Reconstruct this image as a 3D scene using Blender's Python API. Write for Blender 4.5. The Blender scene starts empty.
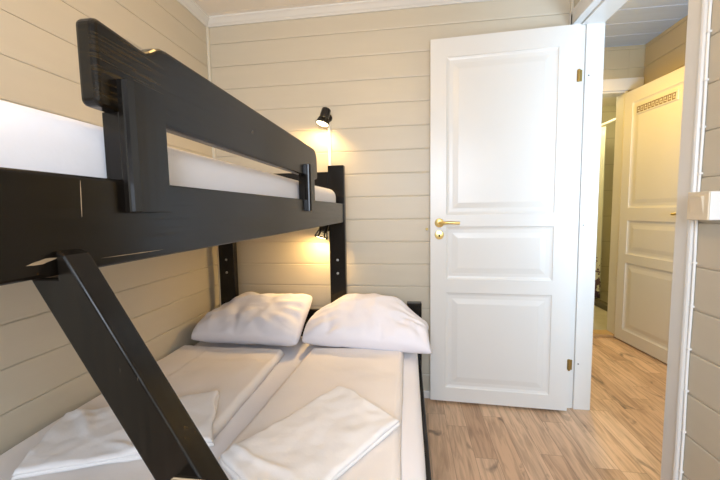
import bpy, bmesh, math, random
from mathutils import Vector, Matrix, noise

random.seed(4)
S = bpy.context.scene
C = S.collection

# ------------------------------------------------------------------ camera
H = 1.105
cam_d = bpy.data.cameras.new('camera')
cam = bpy.data.objects.new('camera', cam_d)
C.objects.link(cam)
cam_d.sensor_width = 36.0
cam_d.sensor_fit = 'HORIZONTAL'
cam_d.lens = 346.244 / 720.0 * 36.0
cam_d.clip_start = 0.02
R0 = (0.9906373646, 0.1355134567, -0.0165443293)      # right
R1 = (-0.0051214745, -0.0842117122, -0.9964347234)    # down
R2 = (-0.136423540, 0.9871901998, -0.0827292399)      # forward
cam.matrix_world = Matrix(((R0[0], -R1[0], -R2[0], 0.0),
                           (R0[1], -R1[1], -R2[1], 0.0),
                           (R0[2], -R1[2], -R2[2], H),
                           (0, 0, 0, 1)))
S.camera = cam

# ------------------------------------------------------------------ world, exposure
S.view_settings.view_transform = 'Standard'
S.view_settings.look = 'None'
S.view_settings.gamma = 1.0
S.view_settings.use_curve_mapping = False
S.view_settings.exposure = 0.0
W = bpy.data.worlds.new('world')
S.world = W
W.use_nodes = True
W.node_tree.nodes['Background'].inputs[0].default_value = (0.72, 0.86, 1.0, 1)
W.node_tree.nodes['Background'].inputs[1].default_value = 1.2


def lamp_light(name, kind, loc, energy, col, size=0.1, size_y=None, target=None):
    l = bpy.data.lights.new(name, kind)
    l.energy = energy
    l.color = col
    if kind == 'AREA':
        l.size = size
        if size_y:
            l.shape = 'RECTANGLE'
            l.size_y = size_y
    else:
        l.shadow_soft_size = size
    o = bpy.data.objects.new(name, l)
    C.objects.link(o)
    o.location = loc
    if target is not None:
        d = Vector(target) - Vector(loc)
        o.rotation_euler = d.to_track_quat('-Z', 'Y').to_euler()
    return o


# daylight area lamp at an invented, unseen window behind the camera
lamp_light('added_window_daylight', 'AREA', (0.10, -1.16, 1.48), 57, (0.75, 0.85, 1.0), 1.0, 1.0, (-0.15, 0.9, 0.2))
# added warm lamps out of view; the room one has an invented fitting below
lamp_light('added_room_light', 'POINT', (-0.20, 0.78, 2.12), 10.5, (1.0, 0.62, 0.22), 0.07)
hl = lamp_light('added_hall_warm_spot', 'SPOT', (1.12, 2.40, 2.36), 60, (1.0, 0.60, 0.07), 0.05)  # added downward spot that warms the hall, without a fitting
hl.data.spot_size = math.radians(150)
hl.data.spot_blend = 0.6
hl.rotation_euler = (math.radians(12), math.radians(0), 0)
lamp_light('added_hall_cool_fill', 'AREA', (1.38, 0.60, 1.2), 34.0, (0.58, 0.77, 1.0), 0.6, 0.9, (1.4, 2.6, 2.3))  # added cool fill aimed up at the hall ceiling, no window here
lamp_light('bathroom_light', 'POINT', (1.7, 4.0, 2.15), 24, (1.0, 0.82, 0.42), 0.08)


# ------------------------------------------------------------------ materials
def mat(name, col=(0.8, 0.8, 0.8), rough=0.5, metal=0.0, var=0.03, vscale=6.0, bump=0.0, bscale=40.0,
        stretch=(1, 1, 1), emit=None, estr=0.0, spec=0.5, coat=0.0):
    m = bpy.data.materials.new(name)
    m.use_nodes = True
    nt = m.node_tree
    b = nt.nodes['Principled BSDF']
    b.inputs['Roughness'].default_value = rough
    b.inputs['Metallic'].default_value = metal
    b.inputs['Specular IOR Level'].default_value = spec
    b.inputs['Coat Weight'].default_value = coat
    tc = nt.nodes.new('ShaderNodeTexCoord')
    mp = nt.nodes.new('ShaderNodeMapping')
    mp.inputs['Scale'].default_value = stretch
    nt.links.new(tc.outputs['Object'], mp.inputs[0])
    n = nt.nodes.new('ShaderNodeTexNoise')
    n.inputs['Scale'].default_value = vscale
    n.inputs['Detail'].default_value = 4
    nt.links.new(mp.outputs[0], n.inputs['Vector'])
    r = nt.nodes.new('ShaderNodeValToRGB')
    r.color_ramp.elements[0].position = 0.3
    r.color_ramp.elements[1].position = 0.7
    r.color_ramp.elements[0].color = tuple(c * (1 - var) for c in col) + (1,)
    r.color_ramp.elements[1].color = tuple(min(1, c * (1 + var)) for c in col) + (1,)
    nt.links.new(n.outputs['Fac'], r.inputs[0])
    nt.links.new(r.outputs[0], b.inputs['Base Color'])
    if bump:
        n2 = nt.nodes.new('ShaderNodeTexNoise')
        n2.inputs['Scale'].default_value = bscale
        n2.inputs['Detail'].default_value = 5
        nt.links.new(mp.outputs[0], n2.inputs['Vector'])
        bp = nt.nodes.new('ShaderNodeBump')
        bp.inputs['Strength'].default_value = bump
        bp.inputs['Distance'].default_value = 0.002
        nt.links.new(n2.outputs['Fac'], bp.inputs['Height'])
        nt.links.new(bp.outputs[0], b.inputs['Normal'])
    if emit:
        b.inputs['Emission Color'].default_value = emit + (1,)
        b.inputs['Emission Strength'].default_value = estr
    return m


M = {}
M['wall'] = mat('beige_panel_paint', (0.56, 0.505, 0.40), 0.42, var=0.02, vscale=3, stretch=(1, 1, 6), bump=0.15, bscale=30)
M['hallwall'] = mat('hall_panel_paint', (0.52, 0.45, 0.30), 0.45, var=0.02, vscale=3)
M['ceil'] = mat('ceiling_paint', (0.86, 0.81, 0.74), 0.5, var=0.02)
M['hallceil'] = mat('grey_ceiling_boards', (0.45, 0.53, 0.66), 0.5, var=0.04, vscale=4, stretch=(1, 8, 1))
M['groovewhite'] = mat('white_board_joint', (0.8, 0.82, 0.85), 0.5)
M['white'] = mat('white_gloss_paint', (0.72, 0.71, 0.68), 0.30, var=0.01, vscale=3, bump=0.05, bscale=20, stretch=(1, 1, 0.2))
M['trim'] = mat('trim_paint', (0.66, 0.61, 0.50), 0.38, var=0.015)
M['sheet'] = mat('white_cotton_sheet', (0.84, 0.82, 0.84), 0.9, var=0.015, vscale=5, bump=0.25, bscale=60, spec=0.2)
M['duvet'] = mat('cream_cotton', (0.86, 0.805, 0.765), 0.92, var=0.02, vscale=5, bump=0.3, bscale=50, spec=0.15)
M['pillow'] = mat('white_pillowcase', (0.84, 0.82, 0.87), 0.9, var=0.015, vscale=5, bump=0.3, bscale=45, spec=0.2)
M['towel'] = mat('white_folded_linen', (0.90, 0.885, 0.885), 0.95, var=0.02, vscale=8, bump=0.4, bscale=90, spec=0.1)
M['brass'] = mat('brass', (0.75, 0.56, 0.22), 0.28, metal=1.0, var=0.1)
M['darkbrass'] = mat('aged_brass', (0.40, 0.29, 0.10), 0.35, metal=0.8, var=0.1)
M['steel'] = mat('steel_bolt', (0.6, 0.6, 0.6), 0.3, metal=1.0)
M['hole'] = mat('dark_hole', (0.01, 0.01, 0.01), 0.9)
M['lampblack'] = mat('black_lamp_metal', (0.02, 0.018, 0.016), 0.25, metal=0.3)
M['bulb'] = mat('lit_bulb', (1, 0.9, 0.7), 0.5, emit=(1.0, 0.80, 0.45), estr=9)
M['plastic'] = mat('cream_plastic', (0.72, 0.62, 0.46), 0.35)
M['plasticw'] = mat('white_plastic', (0.86, 0.86, 0.84), 0.35)
M['tilefloor'] = mat('wetroom_floor', (0.45, 0.43, 0.34), 0.4, var=0.08, vscale=10)
M['curb'] = mat('grey_curb', (0.10, 0.09, 0.06), 0.4)
M['glass'] = mat('window_glass_frosted', (0.9, 0.95, 1.0), 0.1)
M['oaktrim'] = mat('oak_strip', (0.50, 0.32, 0.14), 0.4, var=0.1, vscale=20)
M['rawwood'] = mat('worn_pine', (0.34, 0.24, 0.14), 0.6, var=0.2, vscale=40)
M['ventbrown'] = mat('brown_fretwork', (0.25, 0.19, 0.14), 0.5)


def black_wood(name='black_stained_pine', sc=(6, 1.2, 40), wear_sheen=None):
    m = bpy.data.materials.new(name)
    m.use_nodes = True
    nt = m.node_tree
    N, L = nt.nodes, nt.links
    b = N['Principled BSDF']
    tc = N.new('ShaderNodeTexCoord')
    mp = N.new('ShaderNodeMapping')
    mp.inputs['Scale'].default_value = sc
    L.new(tc.outputs['Object'], mp.inputs[0])
    n = N.new('ShaderNodeTexNoise')
    n.inputs['Scale'].default_value = 6
    n.inputs['Detail'].default_value = 6
    L.new(mp.outputs[0], n.inputs['Vector'])
    r = N.new('ShaderNodeValToRGB')
    r.color_ramp.elements[0].color = (0.0015, 0.0013, 0.0012, 1)
    r.color_ramp.elements[1].color = (0.011, 0.0075, 0.0045, 1)
    L.new(n.outputs['Fac'], r.inputs[0])
    # worn, thin scratches showing the pine
    mp2 = N.new('ShaderNodeMapping')
    mp2.inputs['Rotation'].default_value = (0.3, 0.9, 0.5)
    mp2.inputs['Scale'].default_value = (60, 4, 8)
    L.new(tc.outputs['Object'], mp2.inputs[0])
    v = N.new('ShaderNodeTexNoise')
    v.inputs['Scale'].default_value = 3.0
    v.inputs['Detail'].default_value = 3
    L.new(mp2.outputs[0], v.inputs['Vector'])
    r2 = N.new('ShaderNodeValToRGB')
    r2.color_ramp.elements[0].position = 0.74
    r2.color_ramp.elements[1].position = 0.78
    r2.color_ramp.elements[0].color = (0, 0, 0, 1)
    r2.color_ramp.elements[1].color = (1, 1, 1, 1)
    L.new(v.outputs['Fac'], r2.inputs[0])
    mx = N.new('ShaderNodeMixRGB')
    mx.inputs[2].default_value = (0.16, 0.12, 0.08, 1)
    L.new(r2.outputs[0], mx.inputs[0])
    L.new(r.outputs[0], mx.inputs[1])
    out = mx.outputs[0]
    if wear_sheen:  # golden lamp sheen on worn wood, put into the base colour
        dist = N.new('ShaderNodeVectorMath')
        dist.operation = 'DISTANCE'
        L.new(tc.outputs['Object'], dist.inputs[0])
        dist.inputs[1].default_value = wear_sheen[:3]
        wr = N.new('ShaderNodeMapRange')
        wr.inputs['From Min'].default_value = wear_sheen[3]
        wr.inputs['From Max'].default_value = wear_sheen[3] * 0.2
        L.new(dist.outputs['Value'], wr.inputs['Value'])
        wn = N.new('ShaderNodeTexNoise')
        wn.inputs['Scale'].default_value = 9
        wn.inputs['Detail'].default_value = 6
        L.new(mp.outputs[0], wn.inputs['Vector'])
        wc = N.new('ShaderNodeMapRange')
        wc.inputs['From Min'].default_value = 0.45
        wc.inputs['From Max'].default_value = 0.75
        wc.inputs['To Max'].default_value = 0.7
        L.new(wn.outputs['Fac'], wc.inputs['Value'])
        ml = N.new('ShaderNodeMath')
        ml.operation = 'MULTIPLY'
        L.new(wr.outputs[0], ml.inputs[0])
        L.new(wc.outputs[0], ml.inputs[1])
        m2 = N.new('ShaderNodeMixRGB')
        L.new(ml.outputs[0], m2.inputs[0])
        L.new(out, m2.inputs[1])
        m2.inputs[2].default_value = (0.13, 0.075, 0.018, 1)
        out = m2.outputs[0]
    L.new(out, b.inputs['Base Color'])
    rr = N.new('ShaderNodeMapRange')
    rr.inputs['To Min'].default_value = 0.12
    rr.inputs['To Max'].default_value = 0.32
    L.new(n.outputs['Fac'], rr.inputs['Value'])
    L.new(rr.outputs[0], b.inputs['Roughness'])
    bp = N.new('ShaderNodeBump')
    bp.inputs['Strength'].default_value = 0.05
    bp.inputs['Distance'].default_value = 0.001
    L.new(n.outputs['Fac'], bp.inputs['Height'])
    L.new(bp.outputs[0], b.inputs['Normal'])
    b.inputs['Specular IOR Level'].default_value = 0.32
    return m


M['black'] = black_wood()
M['blackv'] = black_wood('black_stained_pine_upright', (22, 22, 1.0))
M['blackg'] = black_wood('black_stained_pine_worn_sheen', (6, 1.2, 40), (-0.33 + 1.107, 0.42 - 1.9, 1.285, 0.085))  # warm reflection painted at the guard board's near end
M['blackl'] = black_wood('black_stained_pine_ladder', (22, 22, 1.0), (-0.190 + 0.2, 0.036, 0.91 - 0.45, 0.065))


def floor_wood():
    m = bpy.data.materials.new('oak_laminate')
    m.use_nodes = True
    nt = m.node_tree
    N, L = nt.nodes, nt.links
    b = N['Principled BSDF']

    def math_(op, a, bb=None):
        x = N.new('ShaderNodeMath')
        x.operation = op
        for i, v in enumerate((a, bb)):
            if v is None:
                continue
            if isinstance(v, (int, float)):
                x.inputs[i].default_value = v
            else:
                L.new(v, x.inputs[i])
        return x.outputs[0]

    tc = N.new('ShaderNodeTexCoord')
    sp = N.new('ShaderNodeSeparateXYZ')
    L.new(tc.outputs['Object'], sp.inputs[0])
    PW, PL = 0.098, 0.62
    xs = math_('DIVIDE', sp.outputs[0], PW)
    row = math_('FLOOR', xs)
    fx = math_('FRACT', xs)
    wn = N.new('ShaderNodeTexWhiteNoise')
    wn.noise_dimensions = '1D'
    L.new(row, wn.inputs['W'])
    ys = math_('ADD', math_('DIVIDE', sp.outputs[1], PL), math_('MULTIPLY', wn.outputs['Value'], 7.0))
    col = math_('FLOOR', ys)
    fy = math_('FRACT', ys)
    cb = N.new('ShaderNodeCombineXYZ')
    L.new(row, cb.inputs[0])
    L.new(col, cb.inputs[1])
    w2 = N.new('ShaderNodeTexWhiteNoise')
    w2.noise_dimensions = '2D'
    L.new(cb.outputs[0], w2.inputs['Vector'])
    base = N.new('ShaderNodeValToRGB')
    cr = base.color_ramp
    cr.elements[0].color = (0.49, 0.32, 0.20, 1)
    cr.elements[1].color = (0.66, 0.47, 0.315, 1)
    e = cr.elements.new(0.5)
    e.color = (0.60, 0.41, 0.265, 1)
    L.new(w2.outputs['Value'], base.inputs[0])
    # grain
    off = N.new('ShaderNodeVectorMath')
    off.operation = 'MULTIPLY_ADD'
    L.new(w2.outputs['Color'], off.inputs[0])
    off.inputs[1].default_value = (5, 9, 3)
    L.new(tc.outputs['Object'], off.inputs[2])
    mp = N.new('ShaderNodeMapping')
    mp.inputs['Scale'].default_value = (28, 2.6, 1)
    L.new(off.outputs[0], mp.inputs[0])
    g = N.new('ShaderNodeTexNoise')
    g.inputs['Scale'].default_value = 1.6
    g.inputs['Detail'].default_value = 7
    g.inputs['Distortion'].default_value = 1.2
    L.new(mp.outputs[0], g.inputs['Vector'])
    gr = N.new('ShaderNodeValToRGB')
    gr.color_ramp.elements[0].position = 0.30
    gr.color_ramp.elements[0].color = (0.62, 0.58, 0.55, 1)
    gr.color_ramp.elements[1].position = 0.60
    gr.color_ramp.elements[1].color = (1.12, 1.1, 1.08, 1)
    L.new(g.outputs['Fac'], gr.inputs[0])
    mul = N.new('ShaderNodeMixRGB')
    mul.blend_type = 'MULTIPLY'
    mul.inputs[0].default_value = 0.85
    L.new(base.outputs[0], mul.inputs[1])
    L.new(gr.outputs[0], mul.inputs[2])
    # knots
    mp3 = N.new('ShaderNodeMapping')
    mp3.inputs['Scale'].default_value = (7, 2.6, 1)
    L.new(off.outputs[0], mp3.inputs[0])
    kn = N.new('ShaderNodeTexNoise')
    kn.inputs['Scale'].default_value = 1.7
    kn.inputs['Detail'].default_value = 5
    kn.inputs['Distortion'].default_value = 0.8
    L.new(mp3.outputs[0], kn.inputs['Vector'])
    kr = N.new('ShaderNodeValToRGB')
    kr.color_ramp.elements[0].position = 0.625
    kr.color_ramp.elements[0].color = (0, 0, 0, 1)
    kr.color_ramp.elements[1].position = 0.74
    kr.color_ramp.elements[1].color = (1, 1, 1, 1)
    L.new(kn.outputs['Fac'], kr.inputs[0])
    mk = N.new('ShaderNodeMixRGB')
    L.new(kr.outputs[0], mk.inputs[0])
    L.new(mul.outputs[0], mk.inputs[1])
    mk.inputs[2].default_value = (0.12, 0.085, 0.06, 1)
    # seams
    ex = math_('MINIMUM', fx, math_('SUBTRACT', 1.0, fx))
    ey = math_('MULTIPLY', math_('MINIMUM', fy, math_('SUBTRACT', 1.0, fy)), PL / PW)
    se = math_('LESS_THAN', math_('MINIMUM', ex, ey), 0.012)
    sm = N.new('ShaderNodeMixRGB')
    L.new(math_('MULTIPLY', se, 0.55), sm.inputs[0])
    L.new(mk.outputs[0], sm.inputs[1])
    sm.inputs[2].default_value = (0.16, 0.10, 0.06, 1)
    L.new(sm.outputs[0], b.inputs['Base Color'])
    b.inputs['Roughness'].default_value = 0.42
    bp = N.new('ShaderNodeBump')
    bp.inputs['Strength'].default_value = 0.15
    bp.inputs['Distance'].default_value = 0.001
    L.new(g.outputs['Fac'], bp.inputs['Height'])
    L.new(bp.outputs[0], b.inputs['Normal'])
    return m


M['floor'] = floor_wood()


def tile_mat():
    m = bpy.data.materials.new('shower_wall_tiles')
    m.use_nodes = True
    nt = m.node_tree
    b = nt.nodes['Principled BSDF']
    b.inputs['Roughness'].default_value = 0.25
    tc = nt.nodes.new('ShaderNodeTexCoord')
    mp = nt.nodes.new('ShaderNodeMapping')
    mp.inputs['Rotation'].default_value = (math.pi / 2, 0, 0)
    nt.links.new(tc.outputs['Object'], mp.inputs[0])
    br = nt.nodes.new('ShaderNodeTexBrick')
    br.offset = 0.0
    br.inputs['Scale'].default_value = 1.0
    br.inputs['Brick Width'].default_value = 0.45
    br.inputs['Row Height'].default_value = 0.33
    br.inputs['Mortar Size'].default_value = 0.006
    br.inputs['Color1'].default_value = (0.62, 0.60, 0.48, 1)
    br.inputs['Color2'].default_value = (0.60, 0.58, 0.46, 1)
    br.inputs['Mortar'].default_value = (0.5, 0.48, 0.38, 1)
    nt.links.new(mp.outputs[0], br.inputs['Vector'])
    nt.links.new(br.outputs[0], b.inputs['Base Color'])
    return m


M['tiles'] = tile_mat()


def curtain_mat():
    m = bpy.data.materials.new('patterned_shower_curtain')
    m.use_nodes = True
    nt = m.node_tree
    N, L = nt.nodes, nt.links
    b = N['Principled BSDF']
    tc = N.new('ShaderNodeTexCoord')
    v = N.new('ShaderNodeTexVoronoi')
    v.inputs['Scale'].default_value = 30
    L.new(tc.outputs['Object'], v.inputs['Vector'])
    sp = N.new('ShaderNodeSeparateXYZ')
    L.new(tc.outputs['Object'], sp.inputs[0])
    mr = N.new('ShaderNodeMapRange')
    mr.inputs['From Min'].default_value = 0.7
    mr.inputs['From Max'].default_value = 0.1
    mr.inputs['To Min'].default_value = 0.0
    mr.inputs['To Max'].default_value = 0.75
    L.new(sp.outputs[2], mr.inputs['Value'])
    lt = N.new('ShaderNodeMath')
    lt.operation = 'LESS_THAN'
    L.new(v.outputs['Distance'], lt.inputs[0])
    L.new(mr.outputs[0], lt.inputs[1])
    mx = N.new('ShaderNodeMixRGB')
    mx.inputs[1].default_value = (0.62, 0.66, 0.60, 1)
    mx.inputs[2].default_value = (0.10, 0.06, 0.10, 1)
    L.new(lt.outputs[0], mx.inputs[0])
    L.new(mx.outputs[0], b.inputs['Base Color'])
    b.inputs['Roughness'].default_value = 0.4
    return m


M['curtain'] = curtain_mat()


# ------------------------------------------------------------------ helpers
def obj(name, bm, m, parent=None, smooth=False, angle=None):
    me = bpy.data.meshes.new(name)
    bmesh.ops.recalc_face_normals(bm, faces=bm.faces[:])
    bm.to_mesh(me)
    bm.free()
    ms = m if isinstance(m, (list, tuple)) else [m]
    for x in ms:
        me.materials.append(x)
    if smooth:
        for p in me.polygons:
            p.use_smooth = True
        if angle:
            me.set_sharp_from_angle(angle=math.radians(angle))
    o = bpy.data.objects.new(name, me)
    C.objects.link(o)
    if parent is not None:
        o.parent = parent
    return o


def tag(o, label=None, cat=None, group=None, kind=None):
    if label:
        o['label'] = label
    if cat:
        o['category'] = cat
    if group:
        o['group'] = group
    if kind:
        o['kind'] = kind
    return o


def empty(name, loc=(0, 0, 0), rot=(0, 0, 0)):
    o = bpy.data.objects.new(name, None)
    o.empty_display_size = 0.1
    C.objects.link(o)
    o.location = loc
    o.rotation_euler = rot
    return o


def struct(name, bm, m, parent=None, **k):
    o = obj(name, bm, m, parent, **k)
    if parent is None:
        o['kind'] = 'structure'
    return o


def bx(bm, x0, x1, y0, y1, z0, z1, bev=0.0, seg=2, mi=0, T=None):
    t = bmesh.new()
    bmesh.ops.create_cube(t, size=1)
    for v in t.verts:
        v.co = Vector(((x0 + x1) / 2 + v.co.x * (x1 - x0), (y0 + y1) / 2 + v.co.y * (y1 - y0), (z0 + z1) / 2 + v.co.z * (z1 - z0)))
    if bev:
        bmesh.ops.bevel(t, geom=t.edges[:], offset=bev, segments=seg, profile=0.5, affect='EDGES')
    for f in t.faces:
        f.material_index = mi
    if T is not None:
        bmesh.ops.transform(t, matrix=T, verts=t.verts[:])
    merge(bm, t)
    return bm


def merge(bm, t):
    me = bpy.data.meshes.new('tmp')
    t.to_mesh(me)
    t.free()
    bm.from_mesh(me)
    bpy.data.meshes.remove(me)


def prism(bm, pts, d0, d1, axis='Y', bev=0.0, mi=0, T=None, seg=2):
    """pts: 2D outline; extruded along axis from d0 to d1"""
    t = bmesh.new()

    def P(a, b, d):
        return {'X': (d, a, b), 'Y': (a, d, b), 'Z': (a, b, d)}[axis]
    v0 = [t.verts.new(P(a, b, d0)) for a, b in pts]
    v1 = [t.verts.new(P(a, b, d1)) for a, b in pts]
    t.faces.new(v0)
    t.faces.new(v1[::-1])
    n = len(pts)
    for i in range(n):
        t.faces.new((v0[i], v1[i], v1[(i + 1) % n], v0[(i + 1) % n]))
    bmesh.ops.recalc_face_normals(t, faces=t.faces[:])
    if bev:
        ed = [e for e in t.edges if (e.verts[0] in v0) == (e.verts[1] in v0)]
        bmesh.ops.bevel(t, geom=ed, offset=bev, segments=seg, profile=0.5, affect='EDGES')
    for f in t.faces:
        f.material_index = mi
    if T is not None:
        bmesh.ops.transform(t, matrix=T, verts=t.verts[:])
    merge(bm, t)


def tube(bm, pts, r, n=12, cap=True):
    pts = [Vector(p) for p in pts]
    rings = []
    for i, p in enumerate(pts):
        d = (pts[min(i + 1, len(pts) - 1)] - pts[max(i - 1, 0)]).normalized()
        up = Vector((0, 0, 1)) if abs(d.z) < 0.9 else Vector((1, 0, 0))
        a = d.cross(up).normalized()
        b = d.cross(a)
        rr = r[i] if isinstance(r, (list, tuple)) else r
        rings.append([bm.verts.new(p + a * rr * math.cos(2 * math.pi * k / n) + b * rr * math.sin(2 * math.pi * k / n)) for k in range(n)])
    for i in range(len(rings) - 1):
        for k in range(n):
            bm.faces.new((rings[i][k], rings[i][(k + 1) % n], rings[i + 1][(k + 1) % n], rings[i + 1][k]))
    if cap:
        bm.faces.new(rings[0])
        bm.faces.new(rings[-1][::-1])


def lathe(bm, prof, T=None, n=28):
    t = bmesh.new()
    rings = []
    for (r, z) in prof:
        if r < 1e-6:
            rings.append([t.verts.new((0, 0, z))])
        else:
            rings.append([t.verts.new((r * math.cos(2 * math.pi * k / n), r * math.sin(2 * math.pi * k / n), z)) for k in range(n)])
    for i in range(len(rings) - 1):
        a, b = rings[i], rings[i + 1]
        for k in range(n):
            q = [a[k % len(a)], a[(k + 1) % len(a)], b[(k + 1) % len(b)], b[k % len(b)]]
            u = []
            for v in q:
                if v not in u:
                    u.append(v)
            if len(u) > 2:
                t.faces.new(u)
    if T is not None:
        bmesh.ops.transform(t, matrix=T, verts=t.verts[:])
    merge(bm, t)


# ------------------------------------------------------------------ boarded walls
GZ0, PITCH = 2.101, 0.1307     # height of the top board joint, board height


def board_profile(z0, z1, grooves, back):
    """outline (depth, z); depth 0 is the face, negative is recessed"""
    p = [(0, z0)]
    for g in sorted(grooves):
        if g - 0.012 > z0 and g + 0.014 < z1:
            p += [(0, g - 0.005), (-0.0016, g - 0.0012), (-0.005, g - 0.0009), (-0.005, g + 0.0009), (-0.0016, g + 0.0012), (0, g + 0.008)]
    p.append((0, z1))
    p += [(-back, z1), (-back, z0)]
    return p


def grooves(z0=None, n=24, g0=GZ0, pitch=PITCH):
    return [g0 - pitch * k for k in range(-4, n)]


def boards(bm, a, b, normal, z0, z1, back=0.05, gr=None, mi=0):
    """vertical boarded wall between plan points a and b; face is on a-b, body lies opposite to normal"""
    a = Vector((a[0], a[1], 0))
    b = Vector((b[0], b[1], 0))
    nrm = Vector((normal[0], normal[1], 0)).normalized()
    prof = board_profile(z0, z1, gr or grooves(), back)
    va = [bm.verts.new(a + nrm * d + Vector((0, 0, z))) for d, z in prof]
    vb = [bm.verts.new(b + nrm * d + Vector((0, 0, z))) for d, z in prof]
    n = len(prof)
    for i in range(n):
        f = bm.faces.new((va[i], vb[i], vb[(i + 1) % n], va[(i + 1) % n]))
        f.material_index = mi
    bm.faces.new(va)
    bm.faces.new(vb[::-1])


XL, XR, YB, YF, ZC = -1.167, 0.845, 2.0, -1.2, 2.24
XH, YH, ZH = 1.87, 3.14, 2.385
WT = 0.125       # thickness of the wall between room and hall
OY0, OY1, OZ = 1.212, 1.964, 2.026   # doorway opening

bm = bmesh.new()
bx(bm, XL - 0.1, XH + 0.1, YF - 0.1, 3.19, -0.08, 0.0)
struct('floor', bm, M['floor'])
bm = bmesh.new()
boards(bm, (XL - 0.04, YB), (XR + WT, YB), (0, -1), 0, ZC + 0.2)
struct('wall_back', bm, M['wall'])
bm = bmesh.new()
boards(bm, (XL, YF), (XL, YB), (1, 0), 0, ZC + 0.05)
struct('wall_left', bm, M['wall'])
bm = bmesh.new()
boards(bm, (XR, YF), (XR, OY0 - 0.02), (-1, 0), 0, ZC + 0.05, WT)
boards(bm, (XR, OY0 - 0.02), (XR, OY1 + 0.02), (-1, 0), OZ + 0.02, ZC + 0.05, WT)
boards(bm, (XR, OY1 + 0.02), (XR, YB), (-1, 0), 0, ZC + 0.05, WT)
struct('wall_right', bm, M['wall'])
# wall behind the camera, with an invented window opening
bm = bmesh.new()
WX0, WX1, WZ0, WZ1 = -0.42, 0.62, 0.95, 2.0
boards(bm, (XL, YF), (WX0, YF), (0, 1), 0, ZC + 0.05)
boards(bm, (WX1, YF), (XR, YF), (0, 1), 0, ZC + 0.05)
boards(bm, (WX0, YF), (WX1, YF), (0, 1), 0, WZ0)
boards(bm, (WX0, YF), (WX1, YF), (0, 1), WZ1, ZC + 0.05)
struct('wall_front', bm, M['wall'])
bm = bmesh.new()
for a in ((WX0, WX0 + 0.05, WZ0, WZ1), (WX1 - 0.05, WX1, WZ0, WZ1), (WX0 + 0.05, WX1 - 0.05, WZ0, WZ0 + 0.05), (WX0 + 0.05, WX1 - 0.05, WZ1 - 0.05, WZ1), (0.08, 0.12, WZ0 + 0.05, WZ1 - 0.05)):
    bx(bm, a[0], a[1], YF - 0.045, YF - 0.005, a[2], a[3], 0.003)
struct('added_window_1', bm, M['white'])  # added frame, out of view, for the invented window

# room ceiling: boards with fine joints
bm = bmesh.new()
y = YF - 0.05
while y < YB:
    y1 = min(y + 0.118, YB)
    bx(bm, XL - 0.02, XR + 0.02, y, y1 - 0.002, ZC, ZC + 0.02, 0.0015, 1)
    y = y1
bx(bm, XL - 0.02, XR + WT, YF - 0.05, YB, ZC + 0.018, ZC + 0.05)
struct('ceiling', bm, M['ceil'])
# cornice (cove moulding) round the room
prof = [(0, 0), (0.008, 0), (0.012, 0.006), (0.020, 0.012), (0.030, 0.024), (0.036, 0.030), (0.040, 0.032), (0.040, 0.042), (0, 0.042)]
bm = bmesh.new()
prism(bm, [(YB - a, ZC - 0.042 + b) for a, b in prof], XL, XR, 'X')
prism(bm, [(XL + a, ZC - 0.042 + b) for a, b in prof], YF, YB - 0.002, 'Y')
prism(bm, [(XR - a, ZC - 0.042 + b) for a, b in prof], YF, YB - 0.002, 'Y')
struct('trim_1', bm, M['white'])
# slim corner beads at the two far corners
bm = bmesh.new()
bx(bm, XL, XL + 0.016, YB - 0.016, YB, 0, ZC - 0.042, 0.003)
struct('trim_2', bm, M['trim'])
bm = bmesh.new()
bx(bm, XR - 0.014, XR, YB - 0.014, YB, 0, ZC - 0.042, 0.003)
struct('trim_3', bm, M['trim'])

# door frame: lining with rebate, plus casing on the room side
bm = bmesh.new()
# far jamb (hinge side)
bx(bm, XR - 0.010, XR + 0.052, OY1 + 0.006, OY1 + 0.03, 0, OZ + 0.02, 0.001, 1)
bx(bm, XR + 0.052, XR + WT + 0.012, OY1 - 0.004, OY1 + 0.03, 0, OZ + 0.02, 0.0015, 1)
# near jamb
bx(bm, XR - 0.010, XR + 0.030, OY0 - 0.02, OY0, 0, OZ + 0.02, 0.001, 1)
bx(bm, XR + 0.030, XR + WT + 0.01, OY0 - 0.02, OY0 + 0.012, 0, OZ + 0.02, 0.0015, 1)
# head
bx(bm, XR - 0.010, XR + 0.030, OY0, OY1 + 0.01, OZ + 0.006, OZ + 0.03, 0.001, 1)
bx(bm, XR + 0.030, XR + WT + 0.01, OY0 + 0.01, OY1, OZ - 0.004, OZ + 0.03, 0.0015, 1)
lining = struct('trim_4', bm, M['white'])
for z, yy in ((1.772, 0), (1.013, 0), (0.259, 0)):
    bm = bmesh.new()
    lathe(bm, [(0, 0), (0.0035, 0), (0.0035, 0.001), (0, 0.001)], Matrix.Translation((XR + 0.068, OY1 - 0.0045, z)) @ Matrix.Rotation(math.pi / 2, 4, 'X'), 12)
    obj('screw_hole', bm, M['hole'], lining)
bm = bmesh.new()
cz1 = 2.096
cprof = [(0, 0), (0, 0.011), (0.002, 0.013), (0.050, 0.013), (0.053, 0.015), (0.060, 0.017), (0.065, 0.015), (0.067, 0.010), (0.067, 0)]
# near casing, moulded profile (Y, depth from wall)
prism(bm, [(XR - d, OY0 - 0.0 - a) for a, d in cprof], 0.0, cz1, 'Z')
# far casing (mostly behind the open door leaf)
prism(bm, [(XR - d, OY1 + 0.008 + a * 0.33) for a, d in cprof], 0.0, cz1, 'Z')
# head casing
prism(bm, [(XR - d, OZ + 0.004 + a * 1.1) for a, d in cprof], OY0 - 0.066, OY1 + 0.030, 'Y')
struct('trim_5', bm, M['white'])
# low skirting on the back wall behind the bed and door
bm = bmesh.new()
bx(bm, XL + 0.017, XR - 0.08, YB - 0.012, YB, 0, 0.045, 0.003)
struct('baseboard_back', bm, M['white'])

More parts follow.
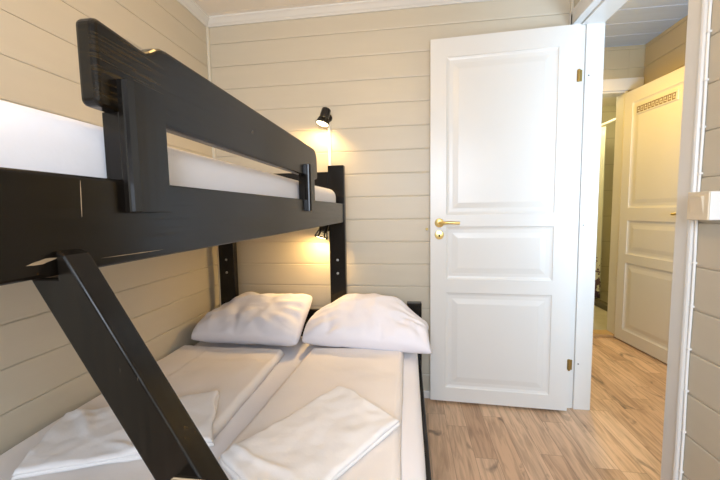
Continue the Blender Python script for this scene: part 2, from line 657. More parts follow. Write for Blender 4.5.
# ------------------------------------------------------------------ hall shell
HG = grooves(g0=2.208, pitch=0.148)
bm = bmesh.new()
boards(bm, (0.97, YH), (1.758, YH), (0, -1), 2.05, ZH + 0.05, 0.1, HG)
boards(bm, (1.759, YH), (XH, YH), (0, -1), 0.0, ZH + 0.05, 0.1, HG)
boards(bm, (0.90, YH), (1.02, YH), (0, -1), 0.0, 2.05, 0.1, HG)
struct('wall_hall_back', bm, M['hallwall'])
bm = bmesh.new()
boards(bm, (XH, 0.4), (XH, YH), (-1, 0), 0.0, ZH + 0.05, 0.05, HG)
struct('wall_hall_right', bm, M['hallwall'])
bm = bmesh.new()
boards(bm, (XR + WT, 2.0), (XR + WT, YH), (1, 0), 0.0, ZH + 0.05, 0.05, HG)
boards(bm, (XR + WT, 0.4), (XR + WT, 2.0), (1, 0), ZC + 0.051, ZH + 0.05, 0.05, HG)
struct('wall_hall_left', bm, M['hallwall'])
bm = bmesh.new()
boards(bm, (XR + WT, 0.4), (XH, 0.4), (0, 1), 0.0, ZH + 0.05, 0.05, HG)
struct('wall_hall_front', bm, M['hallwall'])
# grey hall ceiling boards with pale joints
bm = bmesh.new()
y = 3.13 - 0.185 * 15
while y < YH - 0.001:
    y1 = min(y + 0.185, YH)
    bx(bm, XR + WT, XH, y + 0.004, y1 - 0.004, ZH - 0.004, ZH + 0.02, 0.002, 1, 0)
    y = y1
bx(bm, XR + WT, XH + 0.03, 0.36, YH, ZH, ZH + 0.05, 0, 2, 1)
struct('ceiling_hall', bm, [M['hallceil'], M['groovewhite']])
# bathroom door frame in the hall's end wall
bm = bmesh.new()
bx(bm, 1.02, 1.76, YH - 0.004, YH + 0.11, 2.022, 2.05, 0.002)
bx(bm, 0.972, 1.866, YH - 0.016, YH - 0.0005, 2.035, 2.13, 0.004)
bx(bm, 1.736, 1.76, YH - 0.004, YH + 0.11, 0.0, 2.03, 0.004)
bx(bm, 1.02, 1.04, YH - 0.004, YH + 0.11, 0.0, 2.03, 0.004)
struct('trim_6', bm, M['white'])
bm = bmesh.new()
bx(bm, 1.04, 1.736, YH - 0.02, YH + 0.10, 0.0, 0.028, 0.004)
struct('trim_7', bm, M['oaktrim'])
# bathroom
bm = bmesh.new()
bx(bm, 0.9, 2.95, 3.24, 4.95, -0.08, 0.0)
struct('floor_bathroom', bm, M['tilefloor'])
bm = bmesh.new()
bx(bm, 0.9, 2.95, 4.9, 4.95, 0.0, ZH + 0.05)
struct('wall_bathroom_back', bm, M['tiles'])
bm = bmesh.new()
bx(bm, 2.9, 2.95, 3.24, 4.899, 0.0, ZH + 0.05)
struct('wall_bathroom_right', bm, M['tiles'])
bm = bmesh.new()
bx(bm, 0.85, 0.9, 3.24, 4.899, 0.0, ZH + 0.05)
struct('wall_bathroom_left', bm, M['tiles'])
bm = bmesh.new()
bx(bm, 1.871, 2.9, 3.19, 3.24, 0.0, ZH + 0.05)
struct('wall_bathroom_front', bm, M['tiles'])
bm = bmesh.new()
bx(bm, 0.9, 2.9, 3.241, 4.899, ZH, ZH + 0.05)
struct('ceiling_bathroom', bm, M['ceil'])
bm = bmesh.new()
bx(bm, 0.901, 2.899, 4.885, 4.899, 0.0, 0.10, 0.002)
bx(bm, 0.901, 2.899, 4.88, 4.899, 0.10, 0.112, 0.002)
struct('baseboard_bathroom', bm, M['tiles'])


# ------------------------------------------------------------------ doors
def panel_door(name, w, h, panels, thick=0.04):
    """local frame: x from 0 (hinge) to w (latch), z up, front face looks along -y at y=0"""
    bm = bmesh.new()
    xs = sorted({0, w, panels[0][0], panels[0][1]})
    zs = sorted({0, h} | {p[2] for p in panels} | {p[3] for p in panels})
    for side, y in ((-1, 0.0), (1, thick)):
        for i in range(len(xs) - 1):
            for j in range(len(zs) - 1):
                x0, x1, z0, z1 = xs[i], xs[i + 1], zs[j], zs[j + 1]
                if any(abs(x0 - p[0]) < 1e-6 and abs(z0 - p[2]) < 1e-6 and abs(z1 - p[3]) < 1e-6 for p in panels):
                    prev = None
                    for ins, dep in ((0, 0), (0.003, 0.004), (0.010, 0.0065), (0.016, 0.008), (0.034, 0.008), (0.060, 0.004), (0.063, 0.0035)):
                        yy = y - side * dep
                        r = [bm.verts.new((x0 + ins, yy, z0 + ins)), bm.verts.new((x1 - ins, yy, z0 + ins)),
                             bm.verts.new((x1 - ins, yy, z1 - ins)), bm.verts.new((x0 + ins, yy, z1 - ins))]
                        if prev:
                            for k in range(4):
                                bm.faces.new((prev[k], prev[(k + 1) % 4], r[(k + 1) % 4], r[k]))
                        prev = r
                    bm.faces.new(prev)
                else:
                    bm.faces.new([bm.verts.new((a, y, b)) for a, b in ((x0, z0), (x1, z0), (x1, z1), (x0, z1))])
    for (a, b) in (((0, 0), (w, 0)), ((w, 0), (w, h)), ((w, h), (0, h)), ((0, h), (0, 0))):
        bm.faces.new([bm.verts.new(p) for p in ((a[0], 0, a[1]), (b[0], 0, b[1]), (b[0], thick, b[1]), (a[0], thick, a[1]))])
    bmesh.ops.remove_doubles(bm, verts=bm.verts[:], dist=1e-5)
    return struct(name, bm, M['white'])


def lever(parent, x, z, y, dirx, sgn=-1, k=1.0):
    """rosette + lever on a door face at y; dirx lever direction; sgn outward y"""
    T = Matrix.Translation((x, y, z)) @ Matrix.Rotation(math.pi / 2 * (1 if sgn < 0 else -1), 4, 'X')
    bm = bmesh.new()
    lathe(bm, [(0, 0), (0.024, 0), (0.025, 0.002), (0.023, 0.006), (0.016, 0.008), (0.010, 0.009), (0.009, 0.03), (0, 0.03)], T)
    h = obj('door_handle', bm, M['brass'], parent, True, 40)
    bm = bmesh.new()
    pts = [(x, y + sgn * 0.012, z), (x, y + sgn * 0.036, z), (x + dirx * 0.012, y + sgn * 0.044, z), (x + dirx * 0.06, y + sgn * 0.045, z + 0.002), (x + dirx * 0.105, y + sgn * 0.043, z - 0.001)]
    tube(bm, pts, [0.008, 0.008, 0.009, 0.008, 0.0085], 14)
    obj('lever', bm, M['brass'], h, True, 40)
    return h


def escutcheon(parent, x, z, y, sgn=-1):
    T = Matrix.Translation((x, y, z)) @ Matrix.Rotation(math.pi / 2 * (1 if sgn < 0 else -1), 4, 'X')
    bm = bmesh.new()
    lathe(bm, [(0, 0), (0.024, 0), (0.025, 0.002), (0.023, 0.005), (0.018, 0.006), (0, 0.006)], T)
    k = obj('keyhole_plate', bm, M['brass'], parent, True, 40)
    bm = bmesh.new()
    bx(bm, x - 0.0025, x + 0.0025, y + sgn * 0.0075, y + sgn * 0.006, z - 0.011, z + 0.003)
    lathe(bm, [(0, 0.006), (0.005, 0.006), (0.005, 0.0075), (0, 0.0075)], T @ Matrix.Translation((0, 0.004, 0)), 14)
    obj('keyhole', bm, M['hole'], k)


# near door: hinge at (0.843,1.915), latch at (0.125,1.955); local x runs from hinge to latch
hx, hy, lx, ly = 0.843, 1.913, 0.125, 1.950
DW = math.hypot(lx - hx, ly - hy)
PZ = [(0.080, 0.630), (0.706, 0.996), (1.062, 1.892)]
# local +x must point to the latch (-X), front (-y local) must face -Y world -> mirror by rotation pi would flip; use front at y=thick
door = panel_door('door_1', DW, 1.988, [(0.090, 0.635, a, b) for a, b in PZ])
ang = math.atan2(ly - hy, lx - hx)
ux = Vector((math.cos(ang), math.sin(ang), 0))
uy = Vector((-math.sin(ang), math.cos(ang), 0))   # local +y; here it points towards the camera (-Y)
door.rotation_euler = (0, 0, ang)
door.location = Vector((hx, hy, 0.016)) - uy * 0.04
lever(door, DW - 0.048, 1.018, 0.04, -1, 1)
escutcheon(door, DW - 0.048, 0.952, 0.04, 1)
for z in (1.741, 0.258):
    bm = bmesh.new()
    bx(bm, -0.018, 0.006, 0.0395, 0.0425, z - 0.028, z + 0.028, 0.001, 1)
    tube(bm, [(-0.002, 0.046, z - 0.030), (-0.002, 0.046, z + 0.030)], 0.006, 12)
    obj('hinge', bm, M['darkbrass'], door, True, 30)

# far (bathroom) door standing open along the hall's right wall
fx0, fy0, fx1, fy1 = 1.728, 3.115, 1.80, 2.42
FW = math.hypot(fx1 - fx0, fy1 - fy0)
fd = panel_door('door_2', FW, 1.995, [(0.085, FW - 0.085, a, b) for a, b in ((0.094, 0.645), (0.715, 0.985), (1.085, 1.90))])
fa = math.atan2(fy1 - fy0, fx1 - fx0)
fd.rotation_euler = (0, 0, fa)
fd.location = (fx0, fy0, 0.012)
# seen face is the one towards -X: for direction (0.1,-1) local -y = (-1,-.1) -> y=0 side
lever(fd, FW - 0.05, 1.04, 0.0, -1, -1)
# fretwork ventilation plate
bm = bmesh.new()
vx0, vx1, vz0, vz1 = 0.135, 0.480, 1.806, 1.852
bx(bm, vx0 - 0.012, vx1 + 0.012, -0.003, 0.004, vz0 - 0.010, vz1 + 0.010, 0.002)
vent = obj('vent_plate', bm, M['white'], fd)
bm = bmesh.new()
n = 10
cw = (vx1 - vx0) / n
for k in range(n):
    a = vx0 + k * cw
    t = 0.004
    # a small key-pattern block
    bx(bm, a + 0.002, a + cw - 0.002, -0.0045, -0.0028, vz1 - 0.008, vz1)
    bx(bm, a + 0.002, a + 0.008, -0.0045, -0.0028, vz0, vz1)
    bx(bm, a + 0.002, a + cw - 0.006, -0.0045, -0.0028, vz0, vz0 + 0.010)
    bx(bm, a + cw - 0.012, a + cw - 0.005, -0.0045, -0.0028, vz0 + 0.014, vz1)
    bx(bm, a + 0.012, a + cw - 0.010, -0.0045, -0.0028, vz0 + 0.018, vz0 + 0.025)
obj('fretwork', bm, M['ventbrown'], vent)

# ------------------------------------------------------------------ bunk bed
BX, BT = -0.350, 0.025     # outer face and thickness of the long boards
PY0, PY1 = 1.885, 1.93     # head posts
bed = empty('bunk_bed', (XL + 0.06, 1.9, 0))
tag(bed, 'black stained wooden bunk bed, narrow upper bunk over a wide lower bed', 'bunk bed')
bo = Vector(bed.location)


def bpart(name, bm, m=None, smooth=False, parent=None):
    bmesh.ops.translate(bm, vec=-bo, verts=bm.verts[:])
    return obj(name, bm, m or M['black'], parent or bed, smooth, 40)


def long_board(pts, x0, x1, bev):
    bm = bmesh.new()
    prism(bm, pts, x0, x1, 'X', bev, seg=3)
    return bm


FY = -0.12   # foot end
# upper bunk side rail
bm = long_board([(FY, 1.045), (PY0 + 0.003, 1.045), (PY0 + 0.003, 1.149), (FY, 1.149)], BX - BT, BX, 0.004)
rail = bpart('side_rail', bm)
bm = long_board([(FY, 1.045), (PY0, 1.045), (PY0, 1.149), (FY, 1.149)], XL + 0.03, XL + 0.03 + BT, 0.004)
bpart('side_rail', bm)
# pale strips on the rail: a painted lit ledge edge and two scratches


def scuff_and_lit_edge(y0, z0, y1, z1, w, label):
    a, b = Vector((y0, z0)), Vector((y1, z1))
    dd = (b - a)
    nv = Vector((-dd.y, dd.x)).normalized()
    n = 10
    up = [a + dd * (i / n) + nv * w * math.sin(math.pi * i / n) * (0.8 + 0.4 * random.random()) for i in range(n + 1)]
    dn = [a + dd * (i / n) - nv * w * math.sin(math.pi * i / n) * (0.8 + 0.4 * random.random()) for i in range(n - 1, 0, -1)]
    bm = bmesh.new()
    prism(bm, [(p.x, p.y) for p in up + dn], BX - 0.001, BX + 0.0003, 'X')
    tag(bpart('scuff_and_lit_edge', bm, M['rawwood'], parent=rail), label)


scuff_and_lit_edge(0.272, 1.0595, 0.303, 1.0635, 0.0020, 'pale lit ledge edge painted on the rail beside the ladder top')
scuff_and_lit_edge(0.332, 1.104, 0.3335, 1.143, 0.0004, 'thin pale upright scratch')
scuff_and_lit_edge(0.352, 1.0560, 0.455, 1.0545, 0.0004, 'thin pale lengthwise scratch')
# guard board: rounded ends, slight scallop on the top edge


def arc(cx, cz, r, a0, a1, n=6):
    return [(cx + r * math.cos(math.radians(a0 + (a1 - a0) * i / n)), cz + r * math.sin(math.radians(a0 + (a1 - a0) * i / n))) for i in range(n + 1)]


g0, g1, gb, gt = 0.364, 1.343, 1.232, 1.345
ge = 1.329
pts = arc(g0 + 0.008, gb + 0.008, 0.008, 180, 270, 4) + arc(g1 - 0.012, gb + 0.012, 0.012, 270, 360, 4)
pts += arc(g1 - 0.045, gt - 0.045, 0.045, 0, 90, 6)
pts += [(0.490, gt), (0.476, gt - 0.0015), (0.464, gt - 0.007), (0.454, gt - 0.0145), (0.444, ge - 0.0035), (0.432, ge - 0.003), (0.41, ge - 0.001)]
pts += arc(g0 + 0.010, ge - 0.008, 0.010, 90, 180, 5)
bm = long_board(pts, BX - BT, BX, 0.006)
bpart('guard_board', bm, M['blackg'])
# upright blocks holding the guard board to the side rail, with the spacer behind each
for y0, y1 in ((0.392, 0.455), (1.176, 1.232)):
    bm = bmesh.new()
    prof = [(BX, y0), (BX + 0.006, y0), (BX + 0.0075, y0 + 0.0015), (BX + 0.009, y0), (BX + 0.013, y0 + 0.001),
            (BX + 0.018, y0 + 0.006), (BX + 0.018, y1 - 0.003), (BX + 0.015, y1), (BX, y1)]
    prism(bm, prof, 1.108, 1.271, 'Z', 0.0015, seg=2)
    bl = bpart('upright_block', bm, M['blackv'])
    bm = bmesh.new()
    bx(bm, BX - BT, BX - 0.001, y0 + 0.001, y1 + 0.001, 1.1485, 1.2325, 0.001, 1)
    bpart('spacer', bm, M['blackv'], parent=bl)
# head posts of the upper bunk
for x0, x1, zt in ((-0.434, -0.344, 1.358), (-1.100, -1.006, 1.358)):
    bm = bmesh.new()
    bx(bm, x0, x1, PY0, PY1, 0.0, zt, 0.004)
    p = bpart('head_post', bm, M['blackv'])
    for zz in (0.835, 0.76):
        b2 = bmesh.new()
        lathe(b2, [(0, 0), (0.007, 0), (0.006, 0.003), (0, 0.004)], Matrix.Translation(((x0 + x1) / 2, PY0, zz)) @ Matrix.Rotation(math.pi / 2, 4, 'X'), 14)
        bpart('bolt', b2, M['steel'], True, p)
# foot posts (behind the camera's view)
for x0, x1 in ((-0.434, -0.344), (-1.100, -1.006)):
    bm = bmesh.new()
    bx(bm, x0, x1, FY - 0.045, FY, 0.0, 1.358, 0.004)
    bpart('foot_post', bm, M['blackv'])
# headboards
bm = bmesh.new()
bx(bm, -1.006, -0.434, PY0 + 0.008, PY0 + 0.033, 1.14, 1.325, 0.004)
bpart('upper_headboard', bm)
bm = bmesh.new()
bx(bm, -1.006, -0.434, FY - 0.033, FY - 0.008, 1.14, 1.325, 0.004)
bpart('upper_footboard', bm)
bm = bmesh.new()
bx(bm, -0.434, -0.006, PY0 + 0.008, PY0 + 0.033, 0.34, 0.545, 0.004)
bx(bm, -1.006, -0.434, PY0 + 0.008, PY0 + 0.033, 0.34, 0.545, 0.004)
bpart('lower_headboard', bm)
bm = bmesh.new()
bx(bm, -0.006, 0.074, PY0, PY1, 0.0, 0.597, 0.003)
bpart('lower_post', bm, M['blackv'])
bm = bmesh.new()
bx(bm, -0.006, 0.074, FY - 0.045, FY, 0.0, 0.597, 0.003)
bpart('lower_post', bm, M['blackv'])
# lower bed side board and slat bases
bm = bmesh.new()
bx(bm, 0.050, 0.069, FY, PY0, 0.10, 0.285, 0.004)
bpart('lower_side_board', bm)
for z, x0, x1, kind in ((1.066, XL + 0.056, BX - BT - 0.001, 'upper_slat_base'), (0.232, XL + 0.03, 0.049, 'lower_slat_base')):
    bm = bmesh.new()
    for k in range(14):
        yy = -0.05 + k * 0.138
        bx(bm, x0, x1, yy, yy + 0.07, z, z + 0.018, 0.002, 1)
    bpart(kind, bm, M['rawwood'])

# ladder, leaning out from the side rail
lad = empty('bunk_ladder', (-0.2, 0.3, 0.45))
tag(lad, 'black slanted ladder hooked on the upper bunk rail, scuffed edges', 'ladder')
lo = Vector(lad.location)
A = Vector((-0.340, 1.068))
B = Vector((-0.204, 0.842))
d = (B - A).normalized()
nn = Vector((d.y, -d.x))    # points towards -x,-z side
if nn.x > 0:
    nn = -nn
Wd = 0.048
Ebot = A + d * ((A.y - 0.455) / -d.y)
for y0 in (0.298, -0.06):
    bm = bmesh.new()
    A2 = A + nn * Wd
    E2 = Ebot + nn * Wd
    # top cut: slightly sloped, notch for the rail
    pts = [(A.x - 0.004, A.y + 0.002), (A.x + 0.004, A.y - 0.007), (Ebot.x, Ebot.y), (E2.x - 0.01, Ebot.y), (A2.x + d.x * 0.004, A2.y + d.y * 0.004 - 0.0)]
    # keep the wood in front of the rail face above its lower edge
    pts = [(-0.348, 1.070), (-0.338, 1.066), (Ebot.x, Ebot.y), (Ebot.x - Wd / abs(d.y), Ebot.y)]
    zc = 1.043
    xl = A.x + (A.y - zc) * (-d.x / d.y) - Wd / abs(d.y)
    pts += [(xl, zc), (-0.348, zc)]
    prism(bm, pts, y0, y0 + 0.029, 'Y', 0.0025, seg=3)
    bmesh.ops.translate(bm, vec=-lo, verts=bm.verts[:])
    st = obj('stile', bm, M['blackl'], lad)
for zz in (0.820, 0.60):
    c = A + d * ((A.y - zz) / -d.y) + nn * 0.026
    bm = bmesh.new()
    bx(bm, c.x - 0.022, c.x + 0.018, -0.031, 0.2975, zz, zz + 0.022, 0.003)
    bmesh.ops.translate(bm, vec=-lo, verts=bm.verts[:])
    stp = obj('step', bm, M['black'], lad)
    bm = bmesh.new()
    bx(bm, c.x - 0.021, c.x + 0.014, 0.2955, 0.2978, zz + 0.020, zz + 0.0228, 0.0006, 1)
    bx(bm, c.x - 0.0224, c.x - 0.0205, -0.030, 0.297, zz + 0.019, zz + 0.0222, 0.0008, 1)
    bmesh.ops.translate(bm, vec=-lo, verts=bm.verts[:])
    tag(obj('worn_rim', bm, M['rawwood'], stp), 'worn pale rim of the step')


# ------------------------------------------------------------------ soft goods
def smoothstep(a, b, x):
    t = max(0.0, min(1.0, (x - a) / (b - a)))
    return t * t * (3 - 2 * t)


def slab(quad, z, t, r, nu=70, nv=70, amp=0.004, freq=6.0, seed=0, extra=None, edge=0.004, crease=0.0, cdir=(1, 0.4)):
    """soft slab over the quad (4 plan points ccw), bottom at z, thickness t, edge rounding r"""
    bm = bmesh.new()
    q = [Vector((a[0], a[1], 0)) for a in quad]
    Lu = ((q[1] - q[0]).length + (q[2] - q[3]).length) / 2
    Lv = ((q[3] - q[0]).length + (q[2] - q[1]).length) / 2

    def spread(i, n, L):
        # more samples near the edges
        s = i / n
        return s + 0.35 * (-math.sin(2 * math.pi * s) / (2 * math.pi)) * -1 * -1

    top, bot = [], []
    for j in range(nv + 1):
        rt, rb = [], []
        for i in range(nu + 1):
            s = spread(i, nu, Lu)
            v = spread(j, nv, Lv)
            p = (q[0] * (1 - s) * (1 - v) + q[1] * s * (1 - v) + q[2] * s * v + q[3] * (1 - s) * v)
            du = min(s, 1 - s) * Lu
            dv = min(v, 1 - v) * Lv
            # rounded profile
            def f(dd):
                k = min(1.0, dd / r)
                return math.sqrt(max(0.0, 1 - (1 - k) ** 2))
            # rounded plan corners
            h = f(du) * f(dv)
            nz = noise.noise(Vector((p.x * freq + seed, p.y * freq - seed, seed * 0.7)))
            nz2 = noise.noise(Vector((p.x * freq * 2.7 - seed, p.y * freq * 2.7, seed + 4)))
            cc = 0
            if crease:
                w = (p.x * cdir[0] + p.y * cdir[1]) * 34 + 2.2 * noise.noise(Vector((p.x * 5, p.y * 5, seed + 9)))
                cc = crease * (max(0, math.sin(w)) ** 6) * smoothstep(-0.05, 0.35, noise.noise(Vector((p.x * 4, p.y * 4, seed + 2))))
            zz = t * h + (amp * nz + amp * 0.45 * nz2 + cc) * smoothstep(0, 0.7, h)
            if extra:
                zz += extra(s, v, p) * smoothstep(0, 0.6, h)
            wob = noise.noise(Vector((p.x * 9, p.y * 9, seed + 20))) * edge * (1 - smoothstep(0, 0.06, min(du, dv)))
            rt.append(bm.verts.new((p.x + wob, p.y + wob, z + max(zz, 0.0005))))
            rb.append(bm.verts.new((p.x + wob, p.y + wob, z)) if 0 < i < nu and 0 < j < nv else rt[-1])
        top.append(rt)
        bot.append(rb)
    for j in range(nv):
        for i in range(nu):
            bm.faces.new((top[j][i], top[j][i + 1], top[j + 1][i + 1], top[j + 1][i]))
            qd = [bot[j][i], bot[j + 1][i], bot[j + 1][i + 1], bot[j][i + 1]]
            if len(set(qd)) == 4 and set(qd) != {top[j][i], top[j][i + 1], top[j + 1][i + 1], top[j + 1][i]}:
                bm.faces.new(qd)
    return bm


def rounded_block(x0, x1, y0, y1, z0, z1, r, seg=5, amp=0.0, cuts=30):
    bm = bmesh.new()
    bmesh.ops.create_cube(bm, size=1)
    for v in bm.verts:
        v.co = Vector(((x0 + x1) / 2 + v.co.x * (x1 - x0), (y0 + y1) / 2 + v.co.y * (y1 - y0), (z0 + z1) / 2 + v.co.z * (z1 - z0)))
    bmesh.ops.bevel(bm, geom=bm.edges[:], offset=r, segments=seg, profile=0.5, affect='EDGES')
    bmesh.ops.subdivide_edges(bm, edges=[e for e in bm.edges if e.calc_length() > 0.3], cuts=cuts, use_grid_fill=True)
    if amp:
        for v in bm.verts:
            k = noise.noise(v.co * 4) * amp + noise.noise(v.co * 13) * amp * 0.3
            v.co.z += k
            v.co.x += k * 0.5
    return bm


ms = rounded_block(XL + 0.06, BX - BT - 0.004, FY + 0.03, 1.862, 1.086, 1.226, 0.045, 6, 0.003)
tag(obj('mattress', ms, M['sheet'], None, True), 'white sheeted single mattress on the upper bunk, behind the guard board', 'mattress')
ms = rounded_block(XL + 0.008, 0.047, FY + 0.03, 1.872, 0.252, 0.405, 0.035, 6, 0.002)
tag(obj('mattress', ms, M['sheet'], None, True), 'wide white sheeted mattress of the lower bed', 'mattress')

MZ = 0.4085


def fold_left(s, v, p):
    # stitched flap line running along the duvet
    return 0.004 * smoothstep(0.30, 0.32, s) - 0.004 * smoothstep(0.86, 0.9, v)


dv = slab([(-1.150, -0.02), (-0.592, 0.30), (-0.600, 1.585), (-1.150, 1.60)], MZ, 0.032, 0.022, 80, 110, 0.006, 5, 3, fold_left, crease=0.003, cdir=(0.3, 0.2))
tag(obj('duvet', dv, M['duvet'], None, True), 'cream folded duvet on the wall side of the lower bed, under the left pillow', 'duvet')
dv = slab([(-0.575, 0.10), (-0.020, 0.10), (-0.022, 1.640), (-0.475, 1.625)], MZ, 0.036, 0.028, 80, 110, 0.006, 4, 8, None, crease=0.002, cdir=(0.2, 0.15))
tag(obj('duvet', dv, M['duvet'], None, True), 'cream folded duvet on the open side of the lower bed, by the floor', 'duvet')


def towel(name, quad, z, label, seed, layers=2, t=0.014):
    bm = bmesh.new()
    for k in range(layers):
        o = 0.004 * k
        q = [(a[0] + (0.003 if k else 0) * (1 if i in (0, 3) else -1), a[1] + o * 0.5) for i, a in enumerate(quad)]
        b = slab(q, z + k * t * 0.8, t, 0.014, 80, 80, 0.008 if k else 0.0, 9, seed + k, None, 0.010, 0.008 if k == layers - 1 else 0, (0.5, 1.0))
        merge(bm, b)
    return tag(obj(name, bm, M['towel'], None, True), label, 'linen', 'folded white linen sets')


towel('folded_linen', [(-0.99, 0.685), (-0.55, 0.86), (-0.680, 1.125), (-1.115, 0.935)], MZ + 0.0395,
      'flat folded white linen on the wall-side duvet, half behind the ladder', 2, 2, 0.012)
towel('folded_linen', [(-0.28, 0.62), (-0.024, 1.02), (-0.250, 1.215), (-0.500, 0.815)], MZ + 0.040,
      'flat folded white linen lying askew on the floor-side duvet', 6, 2, 0.012)


def pillow(label, cx, cy, cz, w, dpt, th, rot, seed, droop=(1, 1)):
    bm = bmesh.new()
    n = 72
    grid = {}
    for side in (1, -1):
        for j in range(n + 1):
            for i in range(n + 1):
                u = -1 + 2 * i / n
                v = -1 + 2 * j / n
                rim = i in (0, n) or j in (0, n)
                if rim and side == -1:
                    grid[(side, i, j)] = grid[(1, i, j)]
                    continue
                # pincushion outline: sides drawn in between pointed corners
                x = u * (1 - 0.06 * (1 - v * v)) * w / 2
                y = v * (1 - 0.08 * (1 - u * u)) * dpt / 2
                a = max(0.0, 1 - abs(u) ** 3.0)
                b = max(0.0, 1 - abs(v) ** 3.0)
                h = (a * b) ** 0.42 * th / 2
                P = Vector((x * 7 + seed, y * 7, seed + side))
                wr = noise.noise(P) * 0.013 + noise.noise(P * 2.4) * 0.008 + abs(noise.noise(P * 1.6 + Vector((3, 1, 0)))) * -0.012
                an = math.atan2(v, u)
                rr = math.hypot(u, v)
                wr += 0.007 * math.sin(an * 13 + seed + 3 * noise.noise(P * 0.7)) * smoothstep(0.45, 1.0, rr) * (a * b) ** 0.3
                # a few pulled folds running in from the front seam
                wr -= 0.010 * max(0, math.sin(x * 26 + seed + 2.5 * noise.noise(P * 0.5))) ** 8 * smoothstep(0.2, -0.6, v) * (a * b) ** 0.3 if v < 0.2 else 0
                z = side * (h * (1.0 if side > 0 else 0.7)) + wr * smoothstep(0, 0.35, a * b)
                cr_ = 0.0 if (u > 0 and v < 0 and seed == 7) else 0.07 * (u * v) ** 4
                x *= 1 - cr_
                y *= 1 - cr_
                dr = droop[0] * smoothstep(0.25, 1.0, -u) + droop[1] * smoothstep(0.25, 1.0, u)
                k = dr * smoothstep(-0.5, 1.0, v)
                z -= 0.075 * k
                y -= 0.085 * k
                grid[(side, i, j)] = bm.verts.new((x, y, z))
    for side in (1, -1):
        for j in range(n):
            for i in range(n):
                q = [grid[(side, i, j)], grid[(side, i + 1, j)], grid[(side, i + 1, j + 1)], grid[(side, i, j + 1)]]
                bm.faces.new(q)
    o = obj('pillow', bm, M['pillow'], None, True)
    o.location = (cx, cy, cz)
    o.rotation_euler = rot
    return tag(o, label, 'pillow', 'white pillows on the lower bed')


pillow('plump white pillow against the left wall at the head of the lower bed', -0.820, 1.726, 0.541, 0.61, 0.335, 0.185, (math.radians(30), math.radians(0), math.radians(-2)), 2, (1.0, -0.1))
pillow('plump white pillow with its corner overhanging the floor side of the lower bed', -0.207, 1.726, 0.543, 0.65, 0.345, 0.19, (math.radians(30), math.radians(1), math.radians(-3)), 7, (0.8, 1.0))


# ------------------------------------------------------------------ reading lamps
def reading_lamp(x, z, label, power):
    root = empty('reading_lamp', (x, YB, z))
    tag(root, label, 'wall lamp', 'black reading lamps on the back wall')
    bm = bmesh.new()
    lathe(bm, [(0, 0), (0.022, 0), (0.022, 0.012), (0.016, 0.018), (0, 0.018)], Matrix.Rotation(math.pi / 2, 4, 'X'), 24)
    tube(bm, [(0, -0.015, 0), (0, -0.045, 0.0), (-0.003, -0.052, -0.006)], 0.005, 10)
    obj('wall_bracket', bm, M['lampblack'], root, True, 40)
    # head: axis points down, leaning left and a little out
    ax = Vector((-0.26, -0.24, -1.0)).normalized()
    rot = ax.to_track_quat('Z', 'Y').to_matrix().to_4x4()
    T = Matrix.Translation((0.004, -0.066, 0.034)) @ rot
    bm = bmesh.new()
    lathe(bm, [(0, -0.003), (0.018, -0.002), (0.0245, 0.003), (0.026, 0.010), (0.027, 0.056), (0.024, 0.058), (0.024, 0.012), (0, 0.010)], T)
    for k in range(6):
        a = k * math.pi / 3
        t = bmesh.new()
        tube(t, [(0.0255 * math.cos(a), 0.0255 * math.sin(a), 0.054), (0.029 * math.cos(a), 0.029 * math.sin(a), 0.070), (0.036 * math.cos(a), 0.036 * math.sin(a), 0.086)], 0.0042, 8)
        bmesh.ops.transform(t, matrix=T, verts=t.verts[:])
        merge(bm, t)
    lathe(bm, [(0.034, 0.083), (0.0375, 0.083), (0.039, 0.092), (0.0365, 0.092), (0.034, 0.083)], T)
    head = obj('lamp_head', bm, M['lampblack'], root, True, 40)
    bm = bmesh.new()
    lathe(bm, [(0, 0.080), (0.030, 0.082), (0.033, 0.085), (0.033, 0.089), (0, 0.093)], T, 24)
    obj('bulb', bm, M['bulb'], head, True)
    l = lamp_light('reading_light', 'SPOT', Vector((x, YB, z)) + (T @ Vector((0, 0, 0.100))), power, (1.0, 0.62, 0.22), 0.03)
    l.data.spot_size = math.radians(172)
    l.data.spot_blend = 0.6
    l.rotation_euler = Vector((-0.30, 0.15, -1)).to_track_quat('-Z', 'Y').to_euler()
    return root


reading_lamp(-0.446, 1.640, 'lit black reading lamp high on the back wall above the upper bunk', 8)
reading_lamp(-0.470, 1.010, 'lit black reading lamp low on the back wall, under the upper bunk rail', 9)

# flat white cable duct running up the back wall to the lamps
bm = bmesh.new()
bx(bm, -0.452, -0.436, YB - 0.010, YB, 0.40, 1.612, 0.002)
tag(obj('cable_duct', bm, M['plasticw']), 'slim white cable duct running down the back wall from the reading lamps', 'cable duct')

# small dark door stop on the back wall by the latch side
bm = bmesh.new()
lathe(bm, [(0, 0), (0.008, 0), (0.008, 0.014), (0.006, 0.018), (0, 0.018)], Matrix.Translation((0.108, YB, 0.998)) @ Matrix.Rotation(math.pi / 2, 4, 'X'), 16)
tag(obj('door_stop', bm, M['darkbrass'], None, True, 40), 'tiny dark door stop on the back wall beside the open white door', 'door stop')

# ------------------------------------------------------------------ light switch
sw = empty('light_switch', (XR, 1.084, 1.104))
tag(sw, 'cream surface-mounted light switch beside the door casing on the right wall', 'light switch')
bm = bmesh.new()
bx(bm, -0.043, 0.0, -0.036, 0.036, -0.039, 0.039, 0.003)
obj('switch_box', bm, M['plasticw'], sw)
bm = bmesh.new()
bx(bm, -0.048, -0.043, -0.036, 0.036, -0.039, 0.039, 0.002)
fp = obj('face_plate', bm, M['plastic'], sw)
bm = bmesh.new()
prism(bm, [(-0.048, -0.026), (-0.056, 0.026), (-0.048, 0.028)], -0.022, 0.022, 'Y', 0.0008)
obj('rocker', bm, M['plastic'], fp)

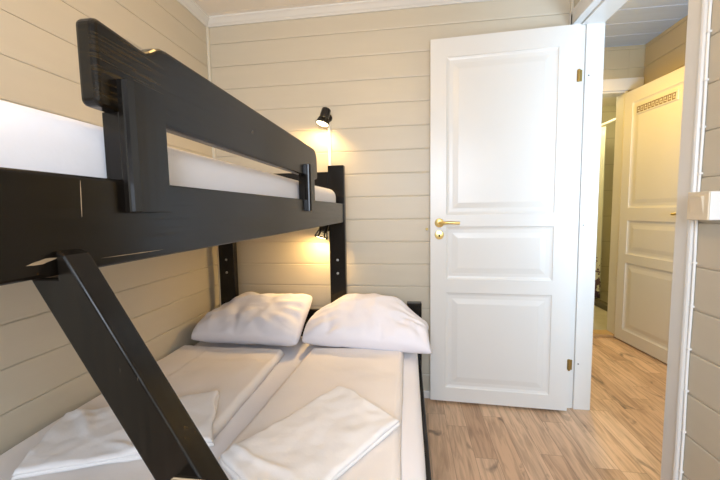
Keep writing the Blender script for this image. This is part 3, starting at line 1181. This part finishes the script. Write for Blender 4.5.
# white cable clipped along the casing
cab = empty('power_cable', (XR, 1.1405, 0))
tag(cab, 'thin white cable clipped along the casing beside the light switch', 'cable')
bm = bmesh.new()
tube(bm, [(-0.005, 0.0015 * math.sin(k * 1.3), 0.02 + k * 0.1) for k in range(22)], 0.0038, 10)
obj('cable', bm, M['plasticw'], cab, True)
k = 0
zz = 0.15
while zz < 2.1:
    if abs(zz - 1.1) > 0.06:
        bm = bmesh.new()
        bx(bm, -0.0098, 0.0, -0.0055, 0.0045, zz - 0.003, zz + 0.003, 0.001)
        obj('cable_clip', bm, M['plasticw'], cab)
    zz += 0.131

# ------------------------------------------------------------------ bathroom things
bm = bmesh.new()
tube(bm, [(2.13, 3.3, 2.007), (2.13, 4.88, 2.007)], 0.014, 14)
tag(obj('curtain_rod', bm, M['white'], None, True, 40), 'white shower curtain rod across the bathroom beyond the hall', 'curtain rod')
bm = bmesh.new()
rows = []
n = 60
for j in range(20):
    z = 0.08 + (1.985 - 0.08) * j / 19
    rows.append([bm.verts.new((2.13 + 0.022 * math.sin(i * 0.75) * (1.1 - 0.4 * j / 19), 4.165 + 0.60 * i / n, z)) for i in range(n + 1)])
for j in range(19):
    for i in range(n):
        bm.faces.new((rows[j][i], rows[j][i + 1], rows[j + 1][i + 1], rows[j + 1][i]))
cu = obj('shower_curtain', bm, M['curtain'], None, True)
so = cu.modifiers.new('solid', 'SOLIDIFY')
so.thickness = 0.002
tag(cu, 'pale shower curtain with dark dotted pattern towards its hem, hanging in the bathroom', 'shower curtain')
bm = bmesh.new()
bx(bm, 2.09, 2.17, 3.26, 4.878, 0.0, 0.06, 0.006)
tag(obj('shower_curb', bm, M['curb']), 'dark low curb on the bathroom floor under the shower curtain', 'shower curb')

# ------------------------------------------------------------------ added ceiling lamp fitting, out of view above the room


def added_fitting(x, y, z, label):
    r = empty('added_ceiling_lamp', (x, y, z))
    tag(r, label, 'ceiling lamp')
    bm = bmesh.new()
    lathe(bm, [(0, 0), (0.06, 0), (0.06, -0.015), (0.05, -0.022), (0, -0.022)], None, 30)
    obj('added_ceiling_rose', bm, M['white'], r, True, 40)
    return r


added_fitting(-0.20, 0.78, ZC, 'added round white ceiling lamp, unseen above the bedroom')
